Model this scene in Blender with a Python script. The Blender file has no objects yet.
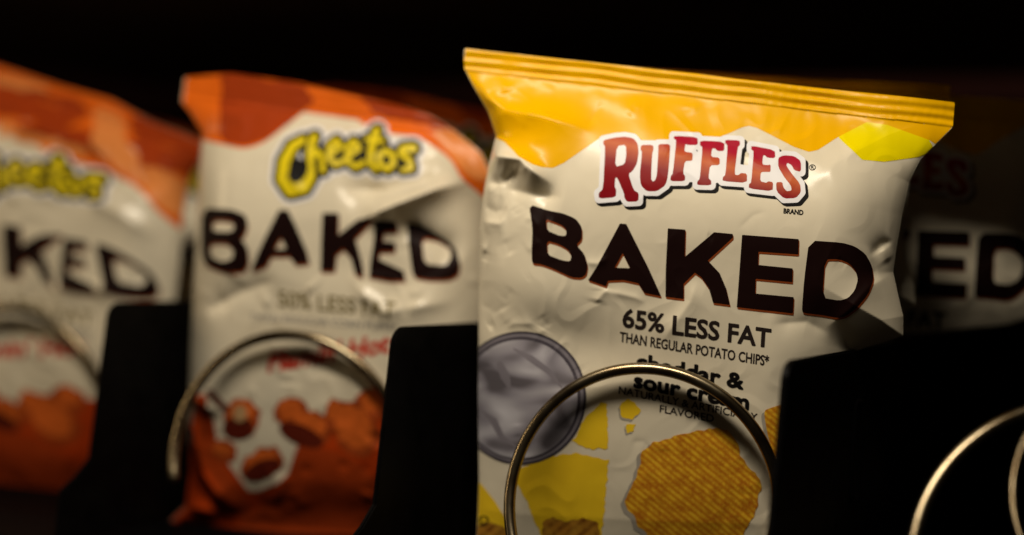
import bpy, math, numpy as np
from mathutils import Matrix, Vector
R = math.radians
C = bpy.context.scene.collection
rng = np.random.default_rng(7)

# ------------------------------------------------------------------ camera
CAM = np.array([0.22003, -0.46245, 0.13756])
YAW, PITCH, ROLL, LENS = R(29.84), R(1.283), R(2.603), 50.0
_f = np.array([-math.sin(YAW) * math.cos(PITCH), math.cos(YAW) * math.cos(PITCH), -math.sin(PITCH)])
_r = np.array([math.cos(YAW), math.sin(YAW), 0.0]); _u = np.cross(_r, _f)
_r2 = _r * math.cos(ROLL) + _u * math.sin(ROLL); _u2 = -_r * math.sin(ROLL) + _u * math.cos(ROLL)
cd = bpy.data.cameras.new('camera'); cam = bpy.data.objects.new('camera', cd); C.objects.link(cam)
m = Matrix.Identity(4)
for i in range(3):
    m[i][0] = _r2[i]; m[i][1] = _u2[i]; m[i][2] = -_f[i]; m[i][3] = CAM[i]
cam.matrix_world = m
cd.lens = LENS; cd.sensor_width = 36; cd.clip_start = 0.01; cd.clip_end = 50
cd.dof.use_dof = True; cd.dof.focus_distance = 0.518; cd.dof.aperture_fstop = 2.3
bpy.context.scene.camera = cam

# ------------------------------------------------------------------ world, lamps, exposure
W = bpy.data.worlds.new('World'); bpy.context.scene.world = W; W.use_nodes = True
W.node_tree.nodes['Background'].inputs[0].default_value = (1.0, 0.75, 0.5, 1)
W.node_tree.nodes['Background'].inputs[1].default_value = 0.007

def area(name, loc, target, sx, sy, power, col):
    l = bpy.data.lights.new(name, 'AREA'); l.shape = 'RECTANGLE'; l.size = sx; l.size_y = sy
    l.energy = power; l.color = col
    o = bpy.data.objects.new(name, l); C.objects.link(o); o.location = loc
    o.rotation_euler = (Vector(target) - Vector(loc)).to_track_quat('-Z', 'Y').to_euler()
    return o
area('top_lamp', (0.01, -0.22, 0.455), (0.0, 0.04, 0.12), 0.30, 0.05, 1.9, (1.0, 0.88, 0.70))
area('side_lamp', (-0.60, -0.28, 0.26), (-0.10, 0.06, 0.12), 0.03, 0.26, 0.40, (1.0, 0.76, 0.46))
vs = bpy.context.scene.view_settings
vs.view_transform = 'Standard'; vs.look = 'None'; vs.exposure = 0.0; vs.gamma = 1.0

# ------------------------------------------------------------------ materials
def mat(name, col, rough=0.4, metal=0.0, spec=0.16, coat=0.0):
    mt = bpy.data.materials.new(name); mt.use_nodes = True
    b = mt.node_tree.nodes['Principled BSDF']
    b.inputs['Base Color'].default_value = (*col, 1); b.inputs['Roughness'].default_value = rough
    b.inputs['Metallic'].default_value = metal; b.inputs['Specular IOR Level'].default_value = spec
    b.inputs['Coat Weight'].default_value = coat; b.inputs['Coat Roughness'].default_value = 0.2
    return mt
def N(mt, t, **kw):
    n = mt.node_tree.nodes.new(t)
    for k, v in kw.items(): setattr(n, k, v)
    return n
def film(name, col, rough=0.27, var=0.06, spec=0.17):
    """printed plastic film: small unevenness of colour and gloss"""
    mt = mat(name, col, rough, spec=spec); nt = mt.node_tree; b = nt.nodes['Principled BSDF']; L = nt.links.new
    tc = N(mt, 'ShaderNodeTexCoord')
    nz = N(mt, 'ShaderNodeTexNoise'); nz.inputs['Scale'].default_value = 60; nz.inputs['Detail'].default_value = 6
    L(tc.outputs['Object'], nz.inputs['Vector'])
    mx = N(mt, 'ShaderNodeMix', data_type='RGBA'); mx.inputs[6].default_value = (*[c * (1 - var) for c in col], 1)
    mx.inputs[7].default_value = (*[min(1, c * (1 + var)) for c in col], 1)
    L(nz.outputs[0], mx.inputs[0]); L(mx.outputs[2], b.inputs['Base Color'])
    mr = N(mt, 'ShaderNodeMapRange'); mr.inputs[3].default_value = rough - 0.06; mr.inputs[4].default_value = rough + 0.06
    L(nz.outputs[0], mr.inputs[0]); L(mr.outputs[0], b.inputs['Roughness'])
    n2 = N(mt, 'ShaderNodeTexNoise'); n2.inputs['Scale'].default_value = 260; n2.inputs['Detail'].default_value = 3
    L(tc.outputs['Object'], n2.inputs['Vector'])
    bp = N(mt, 'ShaderNodeBump'); bp.inputs['Strength'].default_value = 0.05; bp.inputs['Distance'].default_value = 0.0004
    L(n2.outputs[0], bp.inputs['Height']); L(bp.outputs[0], b.inputs['Normal'])
    return mt
def uvmath(mt, ax, ay, c):
    """ax*u + ay*v + c on the print coordinates"""
    L = mt.node_tree.links.new
    uv = N(mt, 'ShaderNodeUVMap', uv_map='print'); dp = N(mt, 'ShaderNodeVectorMath', operation='DOT_PRODUCT')
    dp.inputs[1].default_value = (ax, ay, 0); L(uv.outputs[0], dp.inputs[0])
    ad = N(mt, 'ShaderNodeMath', operation='ADD'); ad.inputs[1].default_value = c; L(dp.outputs['Value'], ad.inputs[0])
    return ad.outputs[0], uv
def ramp(mt, stops):
    r = N(mt, 'ShaderNodeValToRGB'); e = r.color_ramp.elements
    while len(e) < len(stops): e.new(0.5)
    for k, (p, c) in enumerate(stops): e[k].position = p; e[k].color = (*c, 1)
    return r

M = {}
M['cream'] = film('cream_film', (0.77, 0.69, 0.53), 0.24, 0.05, 0.34)
M['yellow'] = film('golden_yellow_film', (0.86, 0.45, 0.0), 0.25)
M['lemon'] = film('lemon_yellow_film', (0.88, 0.72, 0.0), 0.25)
M['brown'] = mat('dark_brown_ink', (0.010, 0.003, 0.0025), 0.5, spec=0.08)
M['edge'] = mat('rust_orange_ink', (0.24, 0.05, 0.010), 0.4)
M['black'] = mat('black_ink', (0.006, 0.005, 0.005), 0.5, spec=0.08)
M['text'] = mat('soft_black_ink', (0.022, 0.015, 0.013), 0.5, spec=0.08)
M['white'] = film('white_ink', (0.84, 0.83, 0.86), 0.33, 0.02)
M['grey'] = mat('grey_ink', (0.30, 0.28, 0.26), 0.45)
M['softgrey'] = mat('pale_grey_ink', (0.40, 0.36, 0.30), 0.45)
M['olive'] = mat('olive_ink', (0.20, 0.15, 0.05), 0.45)
M['redink'] = mat('red_ink', (0.55, 0.035, 0.015), 0.4)
M['orange'] = film('orange_film', (0.80, 0.145, 0.010), 0.26, 0.12)
M['rust'] = film('rust_red_film', (0.38, 0.048, 0.008), 0.26, 0.15)
M['deep'] = film('deep_orange_print', (0.44, 0.045, 0.005), 0.3, 0.4)
M['peach'] = film('peach_film_and_highlight', (0.80, 0.27, 0.07), 0.28, 0.12)  # also used as painted fold highlights on the left bag
M['cheetyellow'] = mat('bright_yellow_ink', (0.78, 0.62, 0.01), 0.35)
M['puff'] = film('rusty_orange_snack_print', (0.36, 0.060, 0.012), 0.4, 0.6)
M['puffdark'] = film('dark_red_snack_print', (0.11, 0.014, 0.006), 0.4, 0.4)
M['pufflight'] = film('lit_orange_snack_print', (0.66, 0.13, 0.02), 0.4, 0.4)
M['tan'] = mat('tan_ink', (0.50, 0.30, 0.14), 0.4)

mt = M['logo'] = mat('red_gradient_ink', (0.4, 0.02, 0.03), 0.3, spec=0.07); b = mt.node_tree.nodes['Principled BSDF']
o, _ = uvmath(mt, -0.21 / 100, 1 / 100, (-143 + 0.21 * 605) / 100 + 0.25)
rp = ramp(mt, [(0.08, (0.40, 0.008, 0.03)), (0.23, (0.56, 0.12, 0.03)), (0.28, (0.46, 0.07, 0.015)), (0.40, (0.26, 0.010, 0.012)), (0.8, (0.20, 0.003, 0.008))])
mt.node_tree.links.new(o, rp.inputs[0]); mt.node_tree.links.new(rp.outputs[0], b.inputs['Base Color'])

def striped(name, c1, c2, c3, ang, per):
    mt = mat(name, c1, 0.42); b = mt.node_tree.nodes['Principled BSDF']; L = mt.node_tree.links.new
    uv = N(mt, 'ShaderNodeUVMap', uv_map='print')
    mp = N(mt, 'ShaderNodeMapping'); mp.inputs['Rotation'].default_value = (0, 0, ang); L(uv.outputs[0], mp.inputs[0])
    wv = N(mt, 'ShaderNodeTexWave', wave_type='BANDS', bands_direction='Y'); wv.inputs['Scale'].default_value = 0.314 / per
    wv.inputs['Distortion'].default_value = 2.6; wv.inputs['Detail'].default_value = 2; wv.inputs['Detail Scale'].default_value = 0.9 / per
    L(mp.outputs[0], wv.inputs['Vector'])
    nz = N(mt, 'ShaderNodeTexNoise'); nz.inputs['Scale'].default_value = 0.09; nz.inputs['Detail'].default_value = 8; nz.inputs['Roughness'].default_value = 0.7
    L(uv.outputs[0], nz.inputs['Vector'])
    r1 = ramp(mt, [(0.15, c2), (0.8, c1)]); L(wv.outputs['Fac'], r1.inputs[0])
    r2 = ramp(mt, [(0.40, (0, 0, 0)), (0.66, (0.95, 0.95, 0.95))]); L(nz.outputs[0], r2.inputs[0])
    mx = N(mt, 'ShaderNodeMix', data_type='RGBA'); L(r2.outputs[0], mx.inputs[0]); L(r1.outputs[0], mx.inputs[6])
    mx.inputs[7].default_value = (*c3, 1); L(mx.outputs[2], b.inputs['Base Color'])
    return mt
M['chip'] = striped('ridged_chip_print', (0.90, 0.52, 0.03), (0.66, 0.28, 0.012), (0.46, 0.13, 0.010), R(-40), 5.4)
M['cheese'] = film('cheese_yellow_print', (0.92, 0.58, 0.02), 0.38, 0.18)
M['rind'] = striped('brown_rind_print', (0.40, 0.17, 0.02), (0.2, 0.07, 0.01), (0.5, 0.26, 0.03), R(40), 9)

mt = M['dip'] = mat('sour_cream_print', (0.4, 0.37, 0.42), 0.38); b = mt.node_tree.nodes['Principled BSDF']; L = mt.node_tree.links.new
uv = N(mt, 'ShaderNodeUVMap', uv_map='print')
mp = N(mt, 'ShaderNodeMapping'); mp.inputs['Scale'].default_value = (0.015, 0.026, 1); mp.inputs['Rotation'].default_value = (0, 0, R(-28)); L(uv.outputs[0], mp.inputs[0])
nz = N(mt, 'ShaderNodeTexNoise'); nz.inputs['Scale'].default_value = 1.1; nz.inputs['Detail'].default_value = 1.0; nz.inputs['Distortion'].default_value = 1.0
L(mp.outputs[0], nz.inputs['Vector'])
rp = ramp(mt, [(0.34, (0.13, 0.115, 0.13)), (0.46, (0.29, 0.27, 0.31)), (0.58, (0.41, 0.39, 0.43)), (0.72, (0.60, 0.58, 0.63))]); L(nz.outputs[0], rp.inputs[0])
L(rp.outputs[0], b.inputs['Base Color'])
M['bowl'] = mat('grey_bowl_ink', (0.07, 0.06, 0.075), 0.4); M['bowl_light'] = mat('light_bowl_ink', (0.22, 0.20, 0.23), 0.4)

mt = M['wire'] = mat('nickel_plated_wire', (0.62, 0.56, 0.46), 0.24, 1.0); b = mt.node_tree.nodes['Principled BSDF']; L = mt.node_tree.links.new
tc = N(mt, 'ShaderNodeTexCoord'); nz = N(mt, 'ShaderNodeTexNoise'); nz.inputs['Scale'].default_value = 70; nz.inputs['Detail'].default_value = 2
L(tc.outputs['Object'], nz.inputs['Vector'])
mr = N(mt, 'ShaderNodeMapRange'); mr.inputs[3].default_value = 0.20; mr.inputs[4].default_value = 0.34; L(nz.outputs[0], mr.inputs[0]); L(mr.outputs[0], b.inputs['Roughness'])
rp = ramp(mt, [(0.35, (0.25, 0.18, 0.10)), (0.6, (0.38, 0.31, 0.20))]); L(nz.outputs[0], rp.inputs[0]); L(rp.outputs[0], b.inputs['Base Color'])

def dark(name, c, rough, sc=40, spec=0.06):
    mt = mat(name, c, rough, 0, spec); b = mt.node_tree.nodes['Principled BSDF']; L = mt.node_tree.links.new
    tc = N(mt, 'ShaderNodeTexCoord'); nz = N(mt, 'ShaderNodeTexNoise'); nz.inputs['Scale'].default_value = sc; nz.inputs['Detail'].default_value = 6
    L(tc.outputs['Object'], nz.inputs['Vector'])
    rp = ramp(mt, [(0.3, tuple(x * 0.6 for x in c)), (0.75, tuple(x * 1.6 for x in c))]); L(nz.outputs[0], rp.inputs[0]); L(rp.outputs[0], b.inputs['Base Color'])
    mr = N(mt, 'ShaderNodeMapRange'); mr.inputs[3].default_value = rough - 0.1; mr.inputs[4].default_value = rough + 0.15; L(nz.outputs[0], mr.inputs[0]); L(mr.outputs[0], b.inputs['Roughness'])
    return mt
M['plastic'] = dark('black_plastic', (0.003, 0.0025, 0.0024), 0.42, 90, 0.07)
M['tray'] = dark('black_painted_tray', (0.0015, 0.0012, 0.0014), 0.6)
M['under'] = dark('dark_brown_shelf_paint', (0.10, 0.05, 0.025), 0.45, 5, 0.3)
M['wall'] = dark('dark_cabinet_wall', (0.03, 0.009, 0.007), 0.8, 3.0)  # coarse colour patches painted in for a dim background glow

# ------------------------------------------------------------------ object helpers
def link_mesh(name, verts, faces, mats, fmat=None, parent=None, normals=None, uvs=None, smooth=True):
    me = bpy.data.meshes.new(name); me.from_pydata([tuple(v) for v in verts], [], faces)
    for mm in mats: me.materials.append(mm)
    if fmat is not None: me.polygons.foreach_set('material_index', np.asarray(fmat, dtype=np.int32))
    me.polygons.foreach_set('use_smooth', np.full(len(me.polygons), smooth))
    if uvs is not None:
        ul = me.uv_layers.new(name='print'); li = np.zeros(len(me.loops), dtype=np.int32); me.loops.foreach_get('vertex_index', li)
        ul.data.foreach_set('uv', np.asarray(uvs)[li].astype(np.float32).ravel())
    me.update()
    if normals is not None: me.normals_split_custom_set_from_vertices([tuple(n) for n in normals])
    o = bpy.data.objects.new(name, me); C.objects.link(o)
    if parent: o.parent = parent
    return o
def tag(o, label=None, cat=None, group=None, kind=None):
    if label: o['label'] = label
    if cat: o['category'] = cat
    if group: o['group'] = group
    if kind: o['kind'] = kind
    return o
def empty(name, mw=None):
    o = bpy.data.objects.new(name, None); C.objects.link(o); o.empty_display_size = 0.02
    if mw is not None: o.matrix_world = mw
    return o
def copy_tree(o, parent=None):
    c = o.copy(); C.objects.link(c); c.parent = parent
    for ch in list(o.children): copy_tree(ch, c)
    return c

# ------------------------------------------------------------------ flat shapes as signed distances (print artwork)
def segs(contours):
    a = []; b_ = []
    for c in contours:
        c = np.asarray(c, float); a.append(c); b_.append(np.roll(c, -1, 0))
    return np.concatenate(a), np.concatenate(b_)
def seg_dist(Q, A, B):
    out = np.full(len(Q), 1e9); ins = np.zeros(len(Q), bool)
    for s in range(0, len(A), 64):
        a = A[s:s + 64]; d = B[s:s + 64] - a; L2 = (d ** 2).sum(1) + 1e-12
        for q0 in range(0, len(Q), 60000):
            q = Q[q0:q0 + 60000]; w = q[:, None] - a[None]
            t = np.clip((w * d).sum(2) / L2, 0, 1); e = w - t[..., None] * d
            out[q0:q0 + 60000] = np.minimum(out[q0:q0 + 60000], np.sqrt((e ** 2).sum(2)).min(1))
            ya = a[None, :, 1]; yb = ya + d[None, :, 1]; y = q[:, None, 1]
            cr = (ya > y) != (yb > y)
            xi = a[None, :, 0] + (y - ya) * d[None, :, 0] / np.where(np.abs(d[None, :, 1]) < 1e-12, 1e-12, d[None, :, 1])
            ins[q0:q0 + 60000] ^= ((cr & (q[:, None, 0] < xi)).sum(1) % 2).astype(bool)
    return out, ins
def boxed(fn, lo, hi, m=9.0):
    lo = np.asarray(lo, float); hi = np.asarray(hi, float)
    def g(Q):
        e = np.maximum(np.maximum(lo - Q, Q - hi), 0); d = np.sqrt((e ** 2).sum(1)); out = d + 1.0; k = d < m
        if k.any(): out[k] = fn(Q[k])
        return out
    return g
class Shape:
    def __init__(s, fn, lo, hi): s.fn = fn; s.lo = np.array(lo, float); s.hi = np.array(hi, float)
    def __call__(s, Q): return s.fn(Q)
    def grow(s, r): return Shape(lambda Q: s.fn(Q) - r, s.lo - r, s.hi + r)
    def shift(s, dx, dy): return Shape(lambda Q: s.fn(Q - np.array([dx, dy])), s.lo + (dx, dy), s.hi + (dx, dy))
    def __or__(s, o): return Shape(lambda Q: np.minimum(s.fn(Q), o.fn(Q)), np.minimum(s.lo, o.lo), np.maximum(s.hi, o.hi))
    def __and__(s, o): return Shape(lambda Q: np.maximum(s.fn(Q), o.fn(Q)), s.lo, s.hi)
    def __sub__(s, o): return Shape(lambda Q: np.maximum(s.fn(Q), -o.fn(Q)), s.lo, s.hi)
def Z(pts, z=None):
    pts = np.asarray(pts, float)
    return pts if z is None else np.array([z[0], z[1]]) + pts / z[2]
def chaikin(p, n=1):
    for _ in range(n):
        q = np.roll(p, -1, 0); p = np.stack([p * 0.82 + q * 0.18, p * 0.18 + q * 0.82], 1).reshape(-1, 2)
    return p
def poly(*cs, z=None, rnd=0):
    cs = [chaikin(Z(c, z), rnd) for c in cs]; A, B = segs(cs)
    def fn(Q):
        d, i = seg_dist(Q, A, B); return np.where(i, -d, d)
    return Shape(boxed(fn, A.min(0), A.max(0)), A.min(0), A.max(0))
def stroke(pts, r, z=None, closed=False):
    p = Z(pts, z); r = np.broadcast_to(np.asarray(r, float), (len(p),)) / (1 if z is None else z[2])
    a = p if closed else p[:-1]; b2 = np.roll(p, -1, 0) if closed else p[1:]
    ra = r if closed else r[:-1]; rb = np.roll(r, -1) if closed else r[1:]
    def fn(Q):
        w = Q[:, None] - a[None]; d = b2 - a; t = np.clip((w * d).sum(2) / ((d ** 2).sum(1) + 1e-9), 0, 1)
        e = w - t[..., None] * d
        return (np.sqrt((e ** 2).sum(2)) - (ra + (rb - ra) * t)).min(1)
    return Shape(boxed(fn, p.min(0) - r.max(), p.max(0) + r.max()), p.min(0) - r.max(), p.max(0) + r.max())
def ell(cx, cy, a, b2, ang=0.0, z=None):
    if z is not None: cx, cy = z[0] + cx / z[2], z[1] + cy / z[2]; a /= z[2]; b2 /= z[2]
    c, s = math.cos(ang), math.sin(ang)
    def fn(Q):
        x = (Q[:, 0] - cx) * c + (Q[:, 1] - cy) * s; y = -(Q[:, 0] - cx) * s + (Q[:, 1] - cy) * c
        k = np.sqrt((x / a) ** 2 + (y / b2) ** 2); return (k - 1) * min(a, b2)
    rr = max(a, b2); return Shape(fn, (cx - rr, cy - rr), (cx + rr, cy + rr))
def text(s, p0, p1, cap, up=(0.06, -1.0), bold=0.0, bend=0.0, slant=0.0, spacing=1.0):
    """printed words between two baseline points"""
    cu = bpy.data.curves.new('lettering', 'FONT'); cu.body = s; cu.size = 1.0; cu.space_character = spacing; cu.resolution_u = 3
    ob = bpy.data.objects.new('lettering', cu); C.objects.link(ob)
    dg = bpy.context.evaluated_depsgraph_get(); me = bpy.data.meshes.new_from_object(ob.evaluated_get(dg))
    V = np.array([v.co[:2] for v in me.vertices]); cnt = {}
    for p in me.polygons:
        vs_ = list(p.vertices)
        for k in range(len(vs_)):
            e = tuple(sorted((vs_[k], vs_[(k + 1) % len(vs_)]))); cnt[e] = cnt.get(e, 0) + 1
    E = np.array([e for e, c in cnt.items() if c == 1])
    bpy.data.objects.remove(ob); bpy.data.meshes.remove(me); bpy.data.curves.remove(cu)
    x0, x1 = V[:, 0].min(), V[:, 0].max(); capH = 0.729
    p0 = np.array(p0, float); p1 = np.array(p1, float); t = (V[:, 0] - x0) / (x1 - x0)
    U = np.array(up) * cap / capH
    P = p0 + (p1 - p0) * t[:, None] + U * V[:, 1:2] + np.array([0, -bend]) * (4 * t * (1 - t))[:, None] + np.array([slant, 0]) * V[:, 1:2]
    A, B = P[E[:, 0]], P[E[:, 1]]
    def fn(Q):
        d, i = seg_dist(Q, A, B); return np.where(i, -d, d) - bold
    return Shape(boxed(fn, P.min(0), P.max(0), 3.0), P.min(0) - 1 - bold, P.max(0) + 1 + bold)

# ------------------------------------------------------------------ noise for creased film
class Noise:
    def __init__(s, seed):
        g = np.random.default_rng(seed); a = g.random((64, 64)) * 2 * np.pi; s.g = np.stack([np.cos(a), np.sin(a)], 2)
    def __call__(s, x, y):
        xi = np.floor(x).astype(int); yi = np.floor(y).astype(int); fx = x - xi; fy = y - yi
        u = fx * fx * fx * (fx * (fx * 6 - 15) + 10); v = fy * fy * fy * (fy * (fy * 6 - 15) + 10)
        def gr(i, j):
            g = s.g[(xi + i) % 64, (yi + j) % 64]; return g[..., 0] * (fx - i) + g[..., 1] * (fy - j)
        a = gr(0, 0) * (1 - u) + gr(1, 0) * u; b2 = gr(0, 1) * (1 - u) + gr(1, 1) * u
        return a * (1 - v) + b2 * v
def linedist(Q, pts):
    p = np.asarray(pts, float); a = p[:-1]; d = p[1:] - a
    w = Q[:, None] - a[None]; t = np.clip((w * d).sum(2) / ((d ** 2).sum(1) + 1e-9), 0, 1); e = w - t[..., None] * d
    D = np.sqrt((e ** 2).sum(2)); j = D.argmin(1); k = np.arange(len(Q))
    sg = np.sign(d[j, 0] * w[k, j, 1] - d[j, 1] * w[k, j, 0])
    return D[k, j], sg, (j + t[k, j]) / len(a)
def crease(pts, w, amp, w2=None, fade=True):
    """a fold in the film: sharp along the line, softer flanks; w on the right of travel, w2 on the left"""
    w2 = w2 or w
    def fn(Q):
        d, s, t = linedist(Q, pts); ww = np.where(s > 0, w, w2); d = np.sqrt(d * d + 4.0) - 2.0
        if fade:
            p0 = np.asarray(pts[0], float); ch = np.asarray(pts[-1], float) - p0; t = np.clip((Q - p0) @ ch / (ch @ ch), 0, 1)
            k = np.clip(np.minimum(t, 1 - t) * 3.2, 0, 1); k = k * k * (3 - 2 * k)
        else: k = 1.0
        return amp * 1e-3 * np.exp(-d / ww) * k
    P_ = np.asarray(pts, float); lo, hi = P_.min(0) - 5 * max(w, w2), P_.max(0) + 5 * max(w, w2)
    def g(Q):
        out = np.zeros(len(Q)); k = ((Q > lo) & (Q < hi)).all(1)
        if k.any(): out[k] = fn(Q[k])
        return out
    return g
def bump(cx, cy, a, b2, ang, amp):
    c, s = math.cos(R(ang)), math.sin(R(ang))
    def fn(Q):
        x = (Q[:, 0] - cx) * c + (Q[:, 1] - cy) * s; y = -(Q[:, 0] - cx) * s + (Q[:, 1] - cy) * c
        return amp * 1e-3 * np.exp(-0.5 * ((x / a) ** 2 + (y / b2) ** 2))
    return fn

_rn = Noise(77)
def rough(sh, amp, sc):
    return Shape(lambda Q: sh.fn(Q + amp * np.stack([_rn(Q[:, 0] / sc, Q[:, 1] / sc), _rn(Q[:, 0] / sc + 17, Q[:, 1] / sc + 5)], 1) * 1.6), sh.lo - amp, sh.hi + amp)
def crinkles(n, lo, hi, seed, amp=0.3):
    g = np.random.default_rng(seed); L = []
    for _ in range(n):
        c = lo + g.random(2) * (np.array(hi) - lo); a = g.normal(0.3, 0.9); ln = 8 + 30 * g.random() ** 2
        d = np.array([math.cos(a), math.sin(a)]) * ln / 2; k = g.normal(0, 3, 2)
        L.append(crease([c - d, c + k, c + d], 2.2 + 3 * g.random(), amp * (g.random() + 0.4) * (1 if g.random() < 0.6 else -1), 1.5 + 6 * g.random()))
    return L

# ------------------------------------------------------------------ the snack bag
def smooth01(x):
    x = np.clip(x, 0, 1); return np.sin(x * np.pi / 2)
class Bag:
    """pillow bag of printed film. Its own flat frame: u to the right, v up, bulge h to the front."""
    def __init__(s, centre, dist, yaw, roll, tilt, outline, seal, bottom, T, ws, wt, wb, creases, noise, seed, half=(0.10, 0.13)):
        ray = _f + (centre[0] - 512) / 1422.2 * _r2 - (centre[1] - 267.5) / 1422.2 * _u2
        s.O = CAM + ray * dist
        U0 = np.array([math.cos(yaw), math.sin(yaw), 0]); N0 = np.array([math.sin(yaw), -math.cos(yaw), 0]); V0 = np.array([0, 0, 1.0])
        V1 = V0 * math.cos(tilt) - N0 * math.sin(tilt); N1 = N0 * math.cos(tilt) + V0 * math.sin(tilt)
        s.U = U0 * math.cos(roll) - V1 * math.sin(roll); s.V = U0 * math.sin(roll) + V1 * math.cos(roll); s.N = N1
        s.out = outline; s.seal = seal; s.bottom = bottom; s.T = T; s.ws = ws; s.wt = wt; s.wb = wb
        s.creases = creases; s.noise = noise; s.nz = Noise(seed); s.nz2 = Noise(seed + 1); s.half = half
        g = np.stack(np.meshgrid(np.linspace(-half[0], half[0], 90), np.linspace(-half[1], half[1], 110)), 2).reshape(-1, 2)
        s.g = g; s.gq = s.q(g); s.gq0 = s.q0(g)
    def proj(s, P):
        d = P - CAM; z = d @ _f
        return np.stack([512 + 1422.2 * (d @ _r2) / z, 267.5 - 1422.2 * (d @ _u2) / z], 1)
    def world(s, uv, h): return s.O + uv[:, :1] * s.U + uv[:, 1:2] * s.V + h[:, None] * s.N
    def q0(s, uv): return s.proj(s.world(uv, np.zeros(len(uv))))          # layout of the flat film
    def hs(s, Q0):
        d = -s.out(Q0)
        a, b2 = np.array(s.seal, float); n = np.array([-(b2 - a)[1], (b2 - a)[0]]); n /= np.linalg.norm(n)
        dt = (Q0 - a) @ n
        a, b2 = np.array(s.bottom, float); n = np.array([-(b2 - a)[1], (b2 - a)[0]]); n /= np.linalg.norm(n)
        db = -(Q0 - a) @ n
        return s.T * smooth01(d / s.ws) ** 0.8 * smooth01(dt / s.wt) * smooth01(db / s.wb) ** 0.7
    def q(s, uv): return s.proj(s.world(uv, s.hs(s.q0(uv))))              # layout of the filled bag
    def h(s, uv):
        Q = s.q0(uv); h = s.hs(Q); k = smooth01(-s.out(Q) / 14)
        w = np.zeros(len(Q))
        for c in s.creases: w += c(Q)
        a, b2 = np.array(s.seal, float); n = np.array([-(b2 - a)[1], (b2 - a)[0]]); n /= np.linalg.norm(n); dt = (Q - a) @ n
        ks = smooth01(dt / 30)
        x, y = Q[:, 0], Q[:, 1]
        wx = x + 14 * s.nz2(x / 50, y / 50); wy = y + 14 * s.nz2(x / 50 + 9, y / 50 + 5)
        n1 = s.nz(wx / 62, wy / 62); n2 = np.abs(s.nz(wx / 34 + 7, wy / 40 + 3)); n3 = s.nz2(wx / 13 + 2, wy / 15)
        msk = np.clip(s.nz2(x / 90 + 20, y / 90 + 11) * 2.2 + 0.35, 0, 1)
        h = h + k * ks * w + s.noise * 1e-3 * k * ks * (1.5 * n1 - 0.9 * msk * np.minimum(n2, 0.22) * 3.0 + 0.10 * n3)
        # ribs pressed into the top seal and the pull lines hanging from it
        rib = np.where((dt < 0), 0.00030 * np.cos(dt * 2 * np.pi / 9.5 + 0.6 + 1.6 * s.nz2(x / 70, y * 0 + 2.2)) * (1 + 0.8 * s.nz2(x / 40, y / 40)) + 0.00008 * s.nz(x / 5, y / 8), 0)
        pull = 0.0005 * s.nz(x / 16 + 3, y / 190 + 8) * np.clip(dt / 10, 0, 1) * np.exp(-np.clip(dt, 0, 400) / 45)
        wav = 0.0020 * s.nz2(x / 75 + 1, y * 0 + 4.5) * np.exp(-np.clip(dt, 0, 400) / 30)
        return h + rib + pull * (dt > 0) + wav
    def uv_box(s, shape, flat=False):
        Q = s.gq0 if flat else s.gq
        ok = (Q[:, 0] > shape.lo[0] - 12) & (Q[:, 0] < shape.hi[0] + 12) & (Q[:, 1] > shape.lo[1] - 12) & (Q[:, 1] < shape.hi[1] + 12)
        if not ok.any(): return None
        g = s.g[ok]; return g.min(0) - 0.002, g.max(0) + 0.002
    def patch(s, shape, cell, off, flat=False, sign=1.0, warp=None, clip=True):
        bx = s.uv_box(Shape(None, *( (shape.lo, shape.hi) if warp is None else warp[1](shape.lo, shape.hi))), flat)
        if bx is None: return None
        lo = np.floor(bx[0] / cell) * cell; nx, ny = (np.ceil((bx[1] - lo) / cell)).astype(int) + 1
        gx, gy = np.meshgrid(lo[0] + np.arange(nx) * cell, lo[1] + np.arange(ny) * cell)
        uv = np.stack([gx.ravel(), gy.ravel()], 1)
        Q = s.q0(uv) if flat else s.q(uv)
        QA = Q if warp is None else warp[0](Q)
        S = shape(QA)
        if clip and not flat: S = np.maximum(S, s.out(s.q0(uv)) + 0.4)
        S = np.where(np.abs(S) < 1e-6, 1e-6, S)
        inside = (S < 0).reshape(ny, nx); idx = np.arange(nx * ny).reshape(ny, nx)
        c = inside[:-1, :-1].astype(int) + inside[:-1, 1:] + inside[1:, 1:] + inside[1:, :-1]
        full = np.argwhere(c == 4); part = np.argwhere((c > 0) & (c < 4))
        faces = [(idx[j, i], idx[j, i + 1], idx[j + 1, i + 1], idx[j + 1, i]) for j, i in full]
        extra = []; ed = {}; base = nx * ny
        for j, i in part:
            vs_ = (idx[j, i], idx[j, i + 1], idx[j + 1, i + 1], idx[j + 1, i]); f = []
            for k in range(4):
                a, b2 = vs_[k], vs_[(k + 1) % 4]
                if S[a] < 0: f.append(a)
                if (S[a] < 0) != (S[b2] < 0):
                    e = (a, b2) if a < b2 else (b2, a)
                    if e not in ed:
                        t = S[e[0]] / (S[e[0]] - S[e[1]]); ed[e] = base + len(extra); extra.append(uv[e[0]] * (1 - t) + uv[e[1]] * t)
                    f.append(ed[e])
            if len(f) >= 3: faces.append(tuple(f))
        if not faces: return None
        uv = np.concatenate([uv, np.array(extra).reshape(-1, 2)]) if extra else uv
        used = np.unique(np.concatenate([np.array(f) for f in faces])); rm = np.full(len(uv), -1); rm[used] = np.arange(len(used))
        faces = [tuple(int(x) for x in rm[list(f)]) for f in faces]; uv = uv[used]
        e = 2.5e-4
        h = s.h(uv); hu = (s.h(uv + (e, 0)) - s.h(uv - (e, 0))) / (2 * e); hv = (s.h(uv + (0, e)) - s.h(uv - (0, e))) / (2 * e)
        if sign < 0:
            neg = h < 0; hu = np.where(neg, hu, -0.75 * hu); hv = np.where(neg, hv, -0.75 * hv); h = np.where(neg, h, -0.75 * h) - 0.0004
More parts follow.
